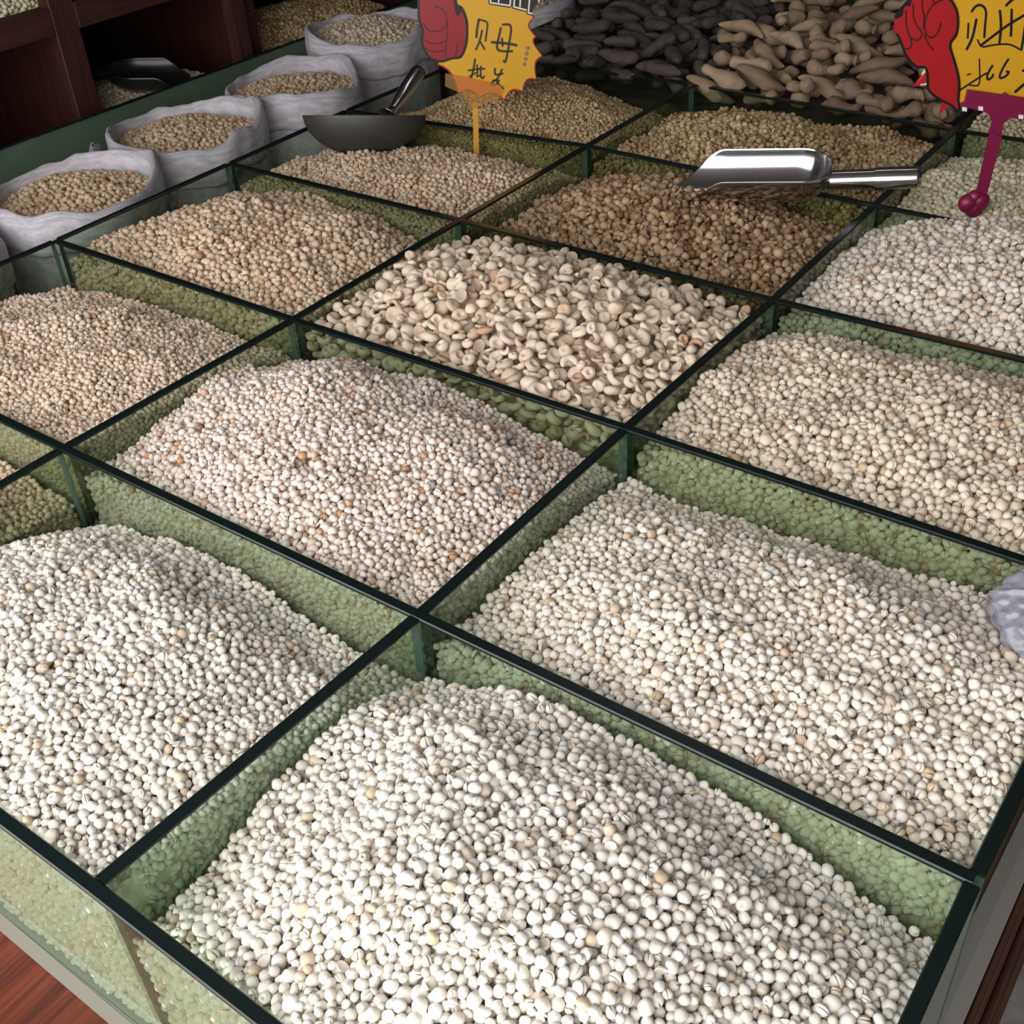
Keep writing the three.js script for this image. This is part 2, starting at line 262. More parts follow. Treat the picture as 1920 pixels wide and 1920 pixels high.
// a bin between four junctions, its surface given by 4 x 4 heights in cm: rows from far (high a) to near, columns from left (high b) to right
const CR = (p0, p1, p2, p3, t) => 0.5 * (2 * p1 + (p2 - p0) * t + (2 * p0 - 5 * p1 + 4 * p2 - p3) * t * t + (3 * p1 - p0 - 3 * p2 + p3) * t * t * t);
function binDomain(i, j, H, d, { deepA = 0.15, deepB = 0.15, rough = 0.006, corners } = {}) {
  const q = corners ?? [J(i, j), J(i + 1, j), J(i + 1, j + 1), J(i, j + 1)];   // (lowA, lowB), (highA, lowB), (highA, highB), (lowA, highB)
  const at = (u, v) => [lerp(lerp(q[0][0], q[1][0], u), lerp(q[3][0], q[2][0], u), v), lerp(lerp(q[0][1], q[1][1], u), lerp(q[3][1], q[2][1], u), v)];
  const inv = (a, b) => { let u = 0.5, v = 0.5; for (let k = 0; k < 3; k++) { const [x, y] = at(u, v), L = (q[1][0] - q[0][0] + q[2][0] - q[3][0]) / 2, M = (q[3][1] - q[0][1] + q[2][1] - q[1][1]) / 2; u += (a - x) / L; v += (b - y) / M; } return [u, v]; };
  const W = (q[1][0] - q[0][0] + q[2][0] - q[3][0]) / 2, D = (q[3][1] - q[0][1] + q[2][1] - q[1][1]) / 2;
  const row = (r, v) => { const t = (1 - v) * 3, k = clamp(Math.floor(t), 0, 2), G = (n) => H[r][clamp(n, 0, 3)]; return CR(G(k - 1), G(k), G(k + 1), G(k + 2), t - k); };
  const hUV = (u, v) => { const t = (1 - u) * 3, k = clamp(Math.floor(t), 0, 2), G = (n) => row(clamp(n, 0, 3), v); return CR(G(k - 1), G(k), G(k + 1), G(k + 2), t - k) / 100; };
  const surfAB = (a, b) => { const [u, v] = inv(a, b); return TOP + hUV(clamp(u, 0, 1), clamp(v, 0, 1)) + rough * (1.3 * N3(a * 8, b * 8, i + 3 * j) + 0.5 * N3(a * 21, b * 21, 7)); };
  const baseAB = (a, b) => { const [u, v] = inv(a, b), s = surfAB(a, b) - 2.8 * d; let y = s; const wall = 1.7 * d; if (u * W < wall) y = Math.min(y, TOP - deepA); if (v * D < wall) y = Math.min(y, TOP - deepB); return Math.max(y, TOP - DEPTH + 0.004); };
  const m0 = GT / 2 + 0.0005;
  return {
    box: [Math.min(q[0][0], q[3][0]), Math.max(q[1][0], q[2][0]), -Math.max(q[2][1], q[3][1]), -Math.min(q[0][1], q[1][1])],
    inside: (x, z, r) => { let [u, v] = inv(x, -z); const mu = (r + m0) / W, mv = (r + m0) / D; u = clamp(u, mu, 1 - mu); v = clamp(v, mv, 1 - mv); const [a, b] = at(u, v); return [a, -b]; },
    flanks: [[1.6 * d / W, 1], [1, 1.6 * d / D]].map(([p, r]) => (R) => { const [a, b] = at(R() * p, R() * r); return [a, -b]; }),
    surf: (x, z) => surfAB(x, -z), base: (x, z) => baseAB(x, -z),
    core() { // body of the heap under the loose layers, with vertical flanks
      const n = 20, pos = [], idx = [], u0 = 1.5 * d / W, v0 = 1.5 * d / D;
      for (let p = 0; p <= n; p++) for (let r = 0; r <= n; r++) { const u = lerp(u0, 1 - m0 / W, p / n), v = lerp(v0, 1 - m0 / D, r / n), [a, b] = at(u, v), y = Math.max(surfAB(a, b) - 2.75 * d, TOP - DEPTH + 0.01); pos.push(a, y, -b, a, TOP - DEPTH + 0.004, -b); }
      const id = (p, r, k) => (p * (n + 1) + r) * 2 + k;
      for (let p = 0; p < n; p++) for (let r = 0; r < n; r++) { idx.push(id(p, r, 0), id(p + 1, r, 0), id(p, r + 1, 0), id(p + 1, r, 0), id(p + 1, r + 1, 0), id(p, r + 1, 0)); }
      for (let p = 0; p < n; p++) for (const r of [0, n]) idx.push(id(p, r, 0), id(p, r, 1), id(p + 1, r, 0), id(p + 1, r, 0), id(p, r, 1), id(p + 1, r, 1));
      for (let r = 0; r < n; r++) for (const p of [0, n]) idx.push(id(p, r, 0), id(p, r + 1, 0), id(p, r, 1), id(p, r, 1), id(p, r + 1, 0), id(p, r + 1, 1));
      let g = new THREE.BufferGeometry(); g.setAttribute('position', new THREE.Float32BufferAttribute(pos, 3)); g.setIndex(idx); g = g.toNonIndexed(); g.computeVertexNormals(); return g;
    },
  };
}
// the bulbs that show largest become things of their own
const frustum = new THREE.Frustum().setFromProjectionMatrix(new THREE.Matrix4().multiplyMatrices(camera.projectionMatrix, camera.matrixWorldInverse));
function standOut(count, name, label, group) {
  return (items, dom, d) => {
    const shown = items.filter((it) => it.q[1] + it.q[3] * 0.9 > dom.surf(it.q[0], it.q[2]) - d * 0.25 && frustum.containsPoint(vv.set(it.q[0], it.q[1], it.q[2])));
    shown.sort((p, q) => camera.position.distanceTo(vv.set(p.q[0], p.q[1], p.q[2])) / p.q[3] - camera.position.distanceTo(vv.set(q.q[0], q.q[1], q.q[2])) / q.q[3]);
    const chosen = new Set(shown.slice(0, count)), mats = [];
    for (const it of chosen) {                                // a dozen shared tones
      let best = mats.find((m) => Math.abs(m.userDataTone[0] - it.t[0]) + Math.abs(m.userDataTone[2] - it.t[2]) < 0.05);
      if (!best) { best = std(C(...it.t), 0.72); best.userDataTone = it.t; mats.push(best); }
      const m = single(name, it.geo, best, label, 'bulb', group);
      m.position.set(it.q[0], it.q[1], it.q[2]); m.quaternion.copy(it.turn); m.scale.set(...it.s);
    }
    return items.filter((it) => !chosen.has(it));
  };
}
const WHITE = [[0.80, 0.765, 0.705], [0.62, 0.48, 0.33], 0.05, 0.14], CREAM = [[0.79, 0.735, 0.655], [0.58, 0.43, 0.28], 0.07, 0.15], PINKISH = [[0.76, 0.68, 0.61], [0.5, 0.27, 0.13], 0.06, 0.16],
  BUFF = [[0.74, 0.62, 0.49], [0.5, 0.3, 0.17], 0.07, 0.18], TAN = [[0.66, 0.52, 0.38], [0.42, 0.25, 0.13], 0.14, 0.22], GOLD = [[0.56, 0.42, 0.24], [0.32, 0.18, 0.07], 0.3, 0.35], BROWN = [[0.42, 0.29, 0.175], [0.22, 0.115, 0.05], 0.32, 0.4],
  PALE = [[0.80, 0.74, 0.56], [0.6, 0.45, 0.22], 0.06, 0.14];
const bins = [
  { i: 0, j: 0, d: 0.0096, col: WHITE, label: 'heap of small white bulbs in the nearest bin at the bottom', H: [[-7.5, -1.8, -4.2, -8.5], [-4.3, 2.4, 2.0, -4], [-6.3, 2.2, 2.6, -3], [-8.5, -0.8, -0.4, -2]], deepA: 0.28, own: [300, 'white_bulb', 'small white dried bulb lying loose on the nearest heap', 'white bulbs on the nearest heap'] },
  { i: 1, j: 0, d: 0.0099, col: CREAM, label: 'heap of creamy white bulbs beside the plastic bag', H: [[-7.5, -7.2, -6.2, -6.5], [-5.2, -0.8, -0.2, -2], [-4.8, 0.3, 0.6, -1.5], [-5.5, -1.6, -1.6, -2.5]] },
  { i: 0, j: 1, d: 0.0089, col: WHITE, label: 'heap of small white bulbs at the left edge, left of the nearest bin', H: [[-12, -6.2, -7.8, -11], [-7.5, 0, -0.5, -5], [-6, 1, 1, -2.2], [-5, -0.8, -0.8, -1.2]], deepA: 0.28 },
  { i: 1, j: 1, d: 0.0088, col: PINKISH, label: 'heap of pinkish white bulbs in front of the ring-shaped ones', H: [[-6.3, -2.2, -3.2, -7.5], [-1.9, 2.6, 2.0, -3], [-3.2, 1.6, 1.6, -2], [-5.5, -1.6, -1.4, -2.6]] },
  { i: 2, j: 1, d: 0.021, col: BUFF, shapes: BIGSHAPES, label: 'heap of large ring-shaped buff bulbs in the middle bin', H: [[-2.0, -0.6, -0.6, -1.6], [0.2, 4.2, 4.4, 0.2], [-0.5, 2.9, 3.0, -0.6], [-1.8, -0.9, -0.9, -1.4]], own: [300, 'ring_bulb', 'large buff dried bulb, many with a sunken middle, on the middle heap', 'large buff bulbs on the middle heap'] },
  { i: 2, j: 0, d: 0.0110, col: [[0.75, 0.66, 0.54], [0.5, 0.33, 0.19], 0.07, 0.15], label: 'heap of cream bulbs right of the large ring-shaped ones', H: [[-4.5, -2.2, -2.0, -3], [-2.4, 1.2, 1.5, 0], [-2.2, 1.0, 1.0, 0], [-5, -1.6, -1.6, -2]] },
  { i: 3, j: 0, d: 0.0120, col: [[0.75, 0.69, 0.61], [0.52, 0.36, 0.24], 0.06, 0.14], label: 'heap of greyish white bulbs below the pink sign pole', H: [[-4.0, 1.4, 3.6, 4.2], [-2.2, 4.2, 6.6, 6.6], [-2.6, 2.8, 4.6, 4.2], [-3.5, -0.9, -0.8, -1]] },
  { i: 4, j: 0, d: 0.0105, col: PALE, label: 'heap of pale yellow bulbs behind the pink sign pole', H: [[-5, -3, -3, -4], [-3, -0.5, 0, -1], [-3, 0, 0.3, -1], [-4, -1.5, -1.5, -2]], deepA: 0.1 },
  { i: 3, j: 1, d: 0.0128, col: BROWN, shapes: BROWNSHAPES, label: 'heap of brown bulbs under the shiny steel scoop', H: [[-5.2, -1.8, -2.4, -5.5], [-5, 1.3, 1.0, -3], [-4.6, 0.8, 0.8, -2], [-5.5, -1.8, -1.8, -2.6]], deepA: 0.12 },
  { i: 4, j: 1, d: 0.0108, col: GOLD, shapes: BROWNSHAPES, label: 'heap of golden brown bulbs in front of the tan roots', H: [[-5.2, -2.8, -2.4, -3], [-3.7, 0.2, 0.7, -1], [-3.1, 0.3, 0.8, -1], [-4, -1.8, -1.8, -2.6]], deepA: 0.1 },
  { i: 0, j: 2, d: 0.009, col: TAN, label: 'low heap of tan bulbs in the bin cut by the left edge', H: [[-8, -7, -7, -10], [-6, -3, -3, -8], [-5, -2, -2, -6], [-5, -3, -3, -6]] },
  { i: 1, j: 2, d: 0.0080, col: [[0.72, 0.60, 0.48], [0.5, 0.31, 0.17], 0.09, 0.2], label: 'heap of tiny tan bulbs at the left edge below the lowest sack', H: [[-8.5, -6.6, -6.2, -7], [-5.5, -2.2, -1.6, -3], [-5, -1, -1, -2], [-5, -1.8, -1.6, -2]] },
  { i: 2, j: 2, d: 0.0115, col: TAN, label: 'heap of tan bulbs between the sacks and the ring-shaped bulbs', H: [[-6, -2.4, -3.2, -6.5], [-4.2, 1.6, 1.2, -3], [-3, 1.3, 1.3, -2], [-4, -1.8, -1.6, -2.6]], deepA: 0.12 },
  { i: 3, j: 2, d: 0.0095, col: TAN, label: 'heap of tan bulbs under the dark round scoop', H: [[-6.5, -5, -5.4, -7], [-5, -1.6, -1.4, -3.5], [-5, -1.2, -1, -2.5], [-5, -2.5, -2.5, -3]], deepA: 0.1 },
  { i: 4, j: 2, d: 0.008, col: GOLD, label: 'heap of small golden bulbs behind the yellow sign', H: [[-8.5, -3.6, -5, -10], [-7, 1.0, -0.5, -5], [-6.5, 0.4, 0, -3.5], [-7, -3, -3, -4]], deepA: 0.1 },
];
bins.forEach((b, n) => {
  const dom = binDomain(b.i, b.j, b.H, b.d, { deepA: b.deepA ?? 0.14, deepB: b.deepB ?? 0.13, rough: b.rough ?? (b.d > 0.015 ? 0.010 : 0.013) });
  heap({ name: 'bulb_heap', label: b.label, dom, d: b.d, shapes: b.shapes, col: b.col, seed: 101 + n * 13, core: dom.core(), apart: b.own && standOut(...b.own), patience: Math.round(1.1e-3 / (b.d * b.d) * 60) });
});
console.log('heaps done');

// ------------------------------------------------------------------ finish
// ------------------------------------------------------------------ dried roots in the far bin
const rootDark = std(C(0.075, 0.057, 0.049), 0.8), rootDark2 = std(C(0.10, 0.075, 0.064), 0.8), rootTan = std(C(0.30, 0.21, 0.135), 0.8), rootTan2 = std(C(0.38, 0.275, 0.18), 0.8), rootTan3 = std(C(0.24, 0.16, 0.105), 0.8);
function rootGeo(seed, L, r, kind) {                          // a bent wrinkled root along x, base at the middle; returns geometry and its axis
  const R = rng(seed), nu = 22, nv = 14, bend = (R() - 0.5) * 0.5 * L, bend2 = (R() - 0.5) * 0.3 * L, fat = R();
  const axis = (t) => new THREE.Vector3((t - 0.5) * L, bend2 * Math.sin(t * 5) * 0.35, bend * (t - 0.5) * (t - 0.5) * 2.4 + 0.12 * L * Math.sin(t * 4 + seed) * 0.4);
  const rad = (t) => { const cap = Math.sqrt(Math.max(0, 1 - Math.pow(Math.abs(2 * t - 1), kind ? 5 : 3.5))); return r * cap * (kind ? 0.85 + 0.28 * Math.sin(t * 7 + seed) : lerp(1.1, 0.55 + 0.2 * fat, t)); };
  const build = (ax, rd, s) => {
    const pos = [], idx = [];
    for (let i = 0; i <= nu; i++) { const t = i / nu, c = ax(t), w = rd(t);
      for (let j = 0; j < nv; j++) { const q = j / nv * 2 * Math.PI, k = 1 + 0.3 * N3(Math.cos(q) * 1.2 + s, Math.sin(q) * 1.2, t * 5) + 0.1 * N3(Math.cos(q) * 3, Math.sin(q) * 3 + s, t * (kind ? 9 : 3)); pos.push(c.x, c.y + w * k * Math.cos(q) * 0.9, c.z + w * k * Math.sin(q)); } }
    for (let i = 0; i < nu; i++) for (let j = 0; j < nv; j++) { const a = i * nv + j, b = i * nv + (j + 1) % nv; idx.push(a, a + nv, b, b, a + nv, b + nv); }
    const g = new THREE.BufferGeometry(); g.setAttribute('position', new THREE.Float32BufferAttribute(pos, 3)); g.setIndex(idx); g.computeVertexNormals(); return g;
  };
  const balls = []; for (let m = 0; m < 8; m++) { const t = 0.06 + m * 0.1257; balls.push([axis(t), Math.max(rad(t) * 0.98, 0.006)]); }
  const parts = [build(axis, rad, seed)], kids = kind ? (R() < 0.75 ? 1 + Math.floor(R() * 2) : 0) : (R() < 0.35 ? 1 : 0);
  for (let k = 0; k < kids; k++) { const t0 = 0.3 + 0.5 * R(), p = axis(t0), an = (R() < 0.5 ? -1 : 1) * (0.5 + 0.7 * R()), l = L * (0.3 + 0.25 * R()), rr = r * 0.72; for (const t of [0.35, 0.62, 0.88]) balls.push([new THREE.Vector3(p.x + Math.cos(an) * l * t, p.y + 0.1 * l * Math.sin(3 * t), p.z + Math.sin(an) * l * t), rr]); parts.push(build((t) => new THREE.Vector3(p.x + Math.cos(an) * l * t, p.y + 0.1 * l * Math.sin(3 * t), p.z + Math.sin(an) * l * t), (t) => rr * Math.sqrt(Math.max(0, 1 - Math.pow(Math.abs(2 * t - 1), 4))) * lerp(1, 0.7, t), seed + k + 40)); }
  return { geo: mergeGeometries(parts), balls };
}
{
  const Hr = [[2, 3, 4, 3], [2, 4, 6, 4], [2, 3.4, 5.5, 4], [0, 1.2, 1.6, 0.8]];
  const dom = binDomain(5, 1, Hr, 0.03, { corners: [[1.69, 0.005], [2.6, 0.005], [2.6, 1.207], [1.69, 1.207]], rough: 0.012 });
  const variants = [[], []];
  for (let k = 0; k < 6; k++) { variants[0].push(rootGeo(11 + k * 3, 0.085 + 0.014 * (k % 4), 0.0165 + 0.0015 * (k % 3), 0)); variants[1].push(rootGeo(71 + k * 5, 0.085 + 0.014 * (k % 4), 0.017 + 0.002 * (k % 3), 1)); }
  const placed = [], R = rng(4242), box = [1.71, 2.42, 0.02, 1.19];
  const core = dom.core; const cg = core(); const fill = part('root_bed', cg, std(C(0.09, 0.07, 0.06), 0.95), scene); tag(fill, 'packed dark roots lying under the topmost ones', 'roots', null, 'stuff');
  const names = ['dark_root', 'tan_root'], labels = ['dark grey-brown dried root in the bin behind the yellow sign', 'light brown knobbly dried root left of the pink sign'], groups = ['dark roots in the far bin', 'light brown roots in the far bin'];
  const mats = [[rootDark, rootDark2, rootDark], [rootTan, rootTan2, rootTan3]];
  let miss = 0, count = [0, 0];
  while (miss < 1400) {
    let best = null;
    const kindAt = (b, a) => (b > 0.60 + 0.10 * (a - 1.7) + 0.05 * N3(a * 6, b * 6, 1) ? 0 : 1);
    for (let k = 0; k < 8; k++) {
      const a = lerp(box[0], box[1], R()), b = lerp(box[2], box[3], R()), kind = kindAt(b, a), v = variants[kind][Math.floor(R() * 6)], yaw = R() * 6.2832, pitch = (R() - 0.5) * 0.7, pts = [];
      let ok = true, y = -9; const e = new THREE.Euler(0, yaw, pitch, 'YXZ');
      for (const [c0, r] of v.balls) { const p = c0.clone().applyEuler(e); const x = a + p.x, z = -b + p.z; if (x < 1.69 + GT / 2 + r || x > 2.6 - GT / 2 - r || -z < 0.005 + GT / 2 + r || -z > 1.207 - GT / 2 - r) { ok = false; break; }
        let h = dom.surf(x, z) - 0.068 + r; for (const q of placed) { const dx = q[0] - x, dz = q[2] - z, s = (q[3] + r) * 0.95, h2 = s * s - dx * dx - dz * dz; if (h2 > 0) h = Math.max(h, q[1] + Math.sqrt(h2)); } y = Math.max(y, h - p.y); pts.push([x, p.y, z, r]); }
      if (!ok) continue; const over = y - dom.surf(a, -b); if (!best || over < best.over) best = { over, y, a, b, kind, v, e, pts };
    }
    if (!best || best.over > 0.009) { miss++; continue; }
    for (const p of best.pts) placed.push([p[0], p[1] + best.y, p[2], p[3]]);
    count[best.kind]++;
    const m = single(names[best.kind], best.v.geo, mats[best.kind][Math.floor(R() * 3)], labels[best.kind], 'root', groups[best.kind]);
    m.position.set(best.a, best.y, -best.b); m.rotation.copy(best.e);
  }
  console.log('roots', count);
}
// pale bulbs in the far right bin
{
  const d = 0.0105, dom = binDomain(5, 0, [[0, 0, 0, 0], [0, 1, 1, 0], [0.5, 1.5, 1.5, 0.5], [-1, 0.4, 0.4, 0]], d, { corners: [[1.69, -0.592], [2.1, -0.592], [2.1, 0.0], [1.69, 0.0]], deepA: 0.1, deepB: 0.06 });
  heap({ name: 'bulb_heap', label: 'far heap of pale buff bulbs behind the pink sign holder', dom, d, col: [[0.7, 0.6, 0.45], [0.5, 0.35, 0.2], 0.06, 0.15], seed: 901, core: dom.core(), patience: 500 });
}

// ------------------------------------------------------------------ woven sacks beyond the case
const weave = dataTex(64, 64, (u, v) => { const k = 0.5 + 0.25 * Math.sin(u * 16 * Math.PI) * Math.sin(v * 16 * Math.PI) + 0.2 * per(u, v, 3, 3, 4); return [k, k, k]; }, false);
const grime = dataTex(128, 128, (u, v) => { const k = 0.9 + 0.14 * per(u, v, 3, 3, 6) + 0.1 * per(u, v, 14, 14, 2); return [k, k * (0.985 + 0.03 * per(u, v, 2, 2, 9)), k]; });
grime.repeat.set(2, 2);
const sackMat = new THREE.MeshPhysicalMaterial({ color: C(0.74, 0.72, 0.755), roughness: 0.6, map: grime, bumpMap: weave, bumpScale: 0.0014 });
weave.repeat.set(26, 18);
const bulbsTan = [[0.60, 0.46, 0.31], [0.38, 0.22, 0.11], 0.16, 0.25];
const sackSpots = [
  [0.235, 1.40, 0.164, 'sliver of a white woven sack at the left edge below the lowest open sack', 'tan bulbs in the sack mostly hidden beyond the left edge', 0.0],
  [0.605, 1.395, 0.164, 'lowest of the open white woven sacks, at the left edge', 'tan bulbs filling the lowest open sack at the left edge', 0.0],
  [0.965, 1.475, 0.166, 'open white woven sack between the lowest one and the one by the scoop', 'tan bulbs filling the sack next above the lowest one', 0.0],
  [1.315, 1.475, 0.164, 'open white woven sack directly left of the round scoop handle', 'tan bulbs filling the sack left of the round scoop handle', 0.0],
  [1.68, 1.555, 0.165, 'farthest open white woven sack, left of the red fist', 'pale tan bulbs filling the farthest sack left of the red fist', 0.03],
  [2.13, 1.44, 0.175, 'white woven sack half hidden behind the yellow sign', 'pale bulbs in the sack behind the yellow sign', 0.0],
];
const prof = [[0.88, -TOP + 0.004], [1.0, -TOP + 0.06], [1.03, -0.5], [1.0, -0.2], [0.99, -0.085], [1.035, -0.07], [1.05, -0.04], [1.04, -0.01], [1.015, 0.004], [0.975, 0.003], [0.945, -0.015], [0.93, -0.05], [0.92, -0.1]];
sackSpots.forEach(([a, b, r, label, inside, up], n) => {
  const R = rng(50 + n), ph = R() * 6, g = thing('woven_sack', label, 'sack', P(a, b, -TOP), 'white woven sacks beyond the glass case');
  const f = (u, v) => {
    const t = v * (prof.length - 1), k = Math.min(prof.length - 2, Math.floor(t)), w = t - k, G = (m, c) => prof[clamp(m, 0, prof.length - 1)][c];
    let q = CR(G(k - 1, 0), G(k, 0), G(k + 1, 0), G(k + 2, 0), w), y = CR(G(k - 1, 1), G(k, 1), G(k + 1, 1), G(k + 2, 1), w);
    const an = u * 2 * Math.PI, cs = Math.cos(an), sn = Math.sin(an), upper = smooth(-0.5, -0.02, y);
    q *= r * (1 + 0.05 * Math.sin(2 * an + ph) + 0.035 * Math.sin(3 * an + ph * 2) + 0.05 * N3(cs * 2 + ph, sn * 2, y * 5) + 0.015 * N3(cs * 5, sn * 5 + ph, y * 22) + 0.012 * (0.5 - Math.abs(N3(cs * 9, sn * 9 + ph, y * 6))));
    y += upper * (0.011 * Math.sin(2 * an + ph * 1.7) + 0.014 * N3(cs * 2.2, sn * 2.2 + ph, 3) + 0.004 * N3(cs * 6, sn * 6, ph));
    return [q * cs, TOP + y + up * upper, -q * sn];
  };
  part('bag', shell(f, 72, 60, -0.0016, true), sackMat, g);
  const wr = r * 0.93, d = 0.0115, lift = (n === 4 || n === 5 ? 0.012 : 0) + up;
  const dom = { box: [a - wr, a + wr, -b - wr, -b + wr], inside: (x, z, q) => { const dx = x - a, dz = z + b, l = Math.hypot(dx, dz), m = wr - q; return l > m ? [a + dx * m / l, -b + dz * m / l] : [x, z]; }, surf: (x, z) => TOP - 0.022 + lift + 0.018 * (1 - (Math.pow(x - a, 2) + Math.pow(z + b, 2)) / (wr * wr)) + 0.008 * N3(x * 9, z * 9, n), base: (x, z) => dom.surf(x, z) - 2.2 * d };
  const cg = new THREE.CylinderGeometry(wr, wr, 0.06, 32); cg.translate(a, TOP - 0.018 - 2.2 * d - 0.03 + lift, -b);
  if (inside) heap({ name: 'sack_filling', label: inside, category: 'bulbs', dom, d, col: n > 3 ? [[0.62, 0.52, 0.40], [0.4, 0.27, 0.16], 0.1, 0.2] : bulbsTan, seed: 700 + n, core: cg, patience: 400 });
});
// the knotted corner of a bag poking out between two sacks
{
  const f = (u, v) => { const q = 0.002 + 0.036 * Math.pow(v, 0.7) + 0.006 * N3(u * 6, v * 4, 2), an = u * 2 * Math.PI; return [q * Math.cos(an) * 1.5 + 0.02 * v * v, 0.09 * (1 - v), q * Math.sin(an) * 0.6]; };
  const m = part('bag_corner', shell(f, 24, 12, -0.0015, true), sackMat, scene); m.name = numbered('bag_corner'); tag(m, 'loose pale bag corner between the two left sacks', 'bag'); m.position.copy(P(0.80, 1.60, -0.075)); m.rotation.set(0.3, 0.8, 0.35);
}

// ------------------------------------------------------------------ wooden cubby cabinet at the back left, its trays of bulbs behind a glass front
{
  const g = thing('cubby_cabinet', 'dark red wooden cabinet with open cubbies at the upper left', 'cabinet', P(1.2, 2.2, -TOP));
  const put = (name, geo, mat) => { geo.translate(-g.position.x, -g.position.y, -g.position.z); return part(name, geo, mat, g); };
  put('base_box', slab(-0.4, 2.9, 1.76, 2.62, -TOP, -0.13), woodDark);
  put('back_board', slab(-0.4, 2.9, 2.60, 2.63, -0.13, 1.2), woodDark);
  for (const a of [0.30, 0.955, 1.485, 2.2]) {
    put('post', slab(a - 0.032, a + 0.032, 1.80, 1.84, -0.13, 1.2, 0.003), woodDark);
    put('partition', slab(a - 0.012, a + 0.012, 1.84, 2.60, -0.13, 1.2), woodDark);
  }
  for (const [a0, a1] of [[-0.4, 0.268], [0.332, 0.923], [0.987, 1.453], [1.517, 2.168]]) {
    put('rail', slab(a0, a1, 1.80, 1.84, 0.165, 0.222, 0.003), woodDark);
    put('shelf', slab(a0 + 0.001, a1 - 0.001, 1.84, 2.60, 0.19, 0.21), woodDark);
  }
  put('cheek_board', slab(1.41, 1.452, 1.765, 1.80, -0.02, 1.2), woodDark);
}
{
  const g = thing('glass_screen', 'low green glass pane standing behind the sacks', 'glass pane', P(1.2, 1.735, -0.13));
  const p = new THREE.BoxGeometry(3.2, 0.126, 0.008); p.translate(0, 0.063, 0); const m = part('glass_pane', p, paneMat, g);
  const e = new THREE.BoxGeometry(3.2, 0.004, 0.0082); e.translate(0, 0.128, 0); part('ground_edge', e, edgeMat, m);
  const c = new THREE.BoxGeometry(3.2, 0.126, 0.004); c.translate(0, 0.063, -0.014); part('backing_card', c, std(0x9aa29c, 0.8), g);
}
for (const [n, label, a0, a1, b0, b1, h, col] of [
  [0, 'small heap of pale bulbs under the black scoop in the cubby', 1.02, 1.42, 1.78, 2.16, -0.02, [[0.62, 0.53, 0.38], [0.4, 0.28, 0.15], 0.1, 0.2]],
  [1, 'heap of golden bulbs in the cubby behind the farthest sack', 1.51, 2.16, 1.80, 2.2, 0.012, GOLD],
  [2, 'heap of greenish pale bulbs on the shelf in the top left corner', 0.34, 0.95, 1.86, 2.3, 0.255, [[0.66, 0.62, 0.44], [0.5, 0.4, 0.2], 0.05, 0.2]]]) {
  const d = 0.0115, base = n === 2 ? 0.2 : -0.13, H = (x, z) => { const u = (x - a0) / (a1 - a0), v = (-z - b0) / (b1 - b0); return TOP + lerp(base + 0.01, h, Math.pow(clamp(16 * u * (1 - u) * v * (1 - v), 0, 1), n === 2 ? 0.16 : 0.35)) + 0.01 * N3(x * 12, z * 12, n); };
  const dom = { box: [a0, a1, -b1, -b0], inside: (x, z, r) => [clamp(x, a0 + r, a1 - r), clamp(z, -b1 + r, -b0 - r)], surf: H, base: (x, z) => Math.max(H(x, z) - 2.2 * d, TOP + base) };
  const pg = new THREE.PlaneGeometry(a1 - a0, b1 - b0, 24, 24); pg.rotateX(-Math.PI / 2); pg.translate((a0 + a1) / 2, 0, -(b0 + b1) / 2);
  const pp = pg.attributes.position; for (let k = 0; k < pp.count; k++) pp.setY(k, Math.max(H(pp.getX(k), pp.getZ(k)) - 2.1 * d, TOP + base + 0.001)); pg.computeVertexNormals();
  heap({ name: 'bulb_heap', label, dom, d, col, seed: 800 + n, core: pg, patience: 350 });
}

// ------------------------------------------------------------------ scoops
const steel = std(C(0.70, 0.69, 0.71), 0.17, { metalness: 1 }), darkSteel = std(C(0.055, 0.052, 0.046), 0.5, { metalness: 0.3 }), blackPlastic = std(C(0.012, 0.012, 0.014), 0.3);
// trough along -x (mouth) to +x (closed back), rim up
function trough(L, w, dp, back, lip) {
  return (u, v) => {
    const x = v, close = Math.sqrt(Math.max(0, 1 - Math.pow(clamp((x - (1 - back)) / back, 0, 1), 2.2))), open = smooth(0, 0.34, x);
    const half = lerp(lip, 1.56, open), th = (u - 0.5) * 2 * half, rr = Math.max(close, 0.02), flare = 1 + 0.06 * (1 - open);
    return [(x - 0.5) * L + (u - 0.5) * 0, dp * (1 - Math.cos(th) * rr) - 0, w / 2 * Math.sin(th) * rr * flare];
  };
}
{
  const M = P(1.100, 0.318, 0.058), K = P(1.222, 0.070, 0.058), g = thing('steel_scoop', 'shiny stainless steel scoop lying on the brown bulbs', 'scoop', M.clone().lerp(K, 0.5).add(new THREE.Vector3(0, -0.052, 0)));
  const dir = K.clone().sub(M), L = dir.length(); g.rotation.order = 'YXZ'; g.rotation.y = Math.atan2(-dir.z, dir.x); g.rotation.z = 0.02; g.rotation.x = 0.08;
  part('trough', shell(trough(L, 0.132, 0.062, 0.2, 0.5), 40, 44, -0.0014), steel, g);
  const hd = part('handle', new THREE.LatheGeometry([[0, 0], [0.0145, 0], [0.0165, 0.003], [0.0168, 0.075], [0.019, 0.08], [0.019, 0.145], [0.0175, 0.152], [0, 0.153]].map((p) => new THREE.Vector2(...p)), 28), steel, g);
  hd.rotation.z = -Math.PI / 2 + 0.03; hd.rotation.y = 0.0; hd.position.set(L / 2 - 0.006, 0.032, 0);
}
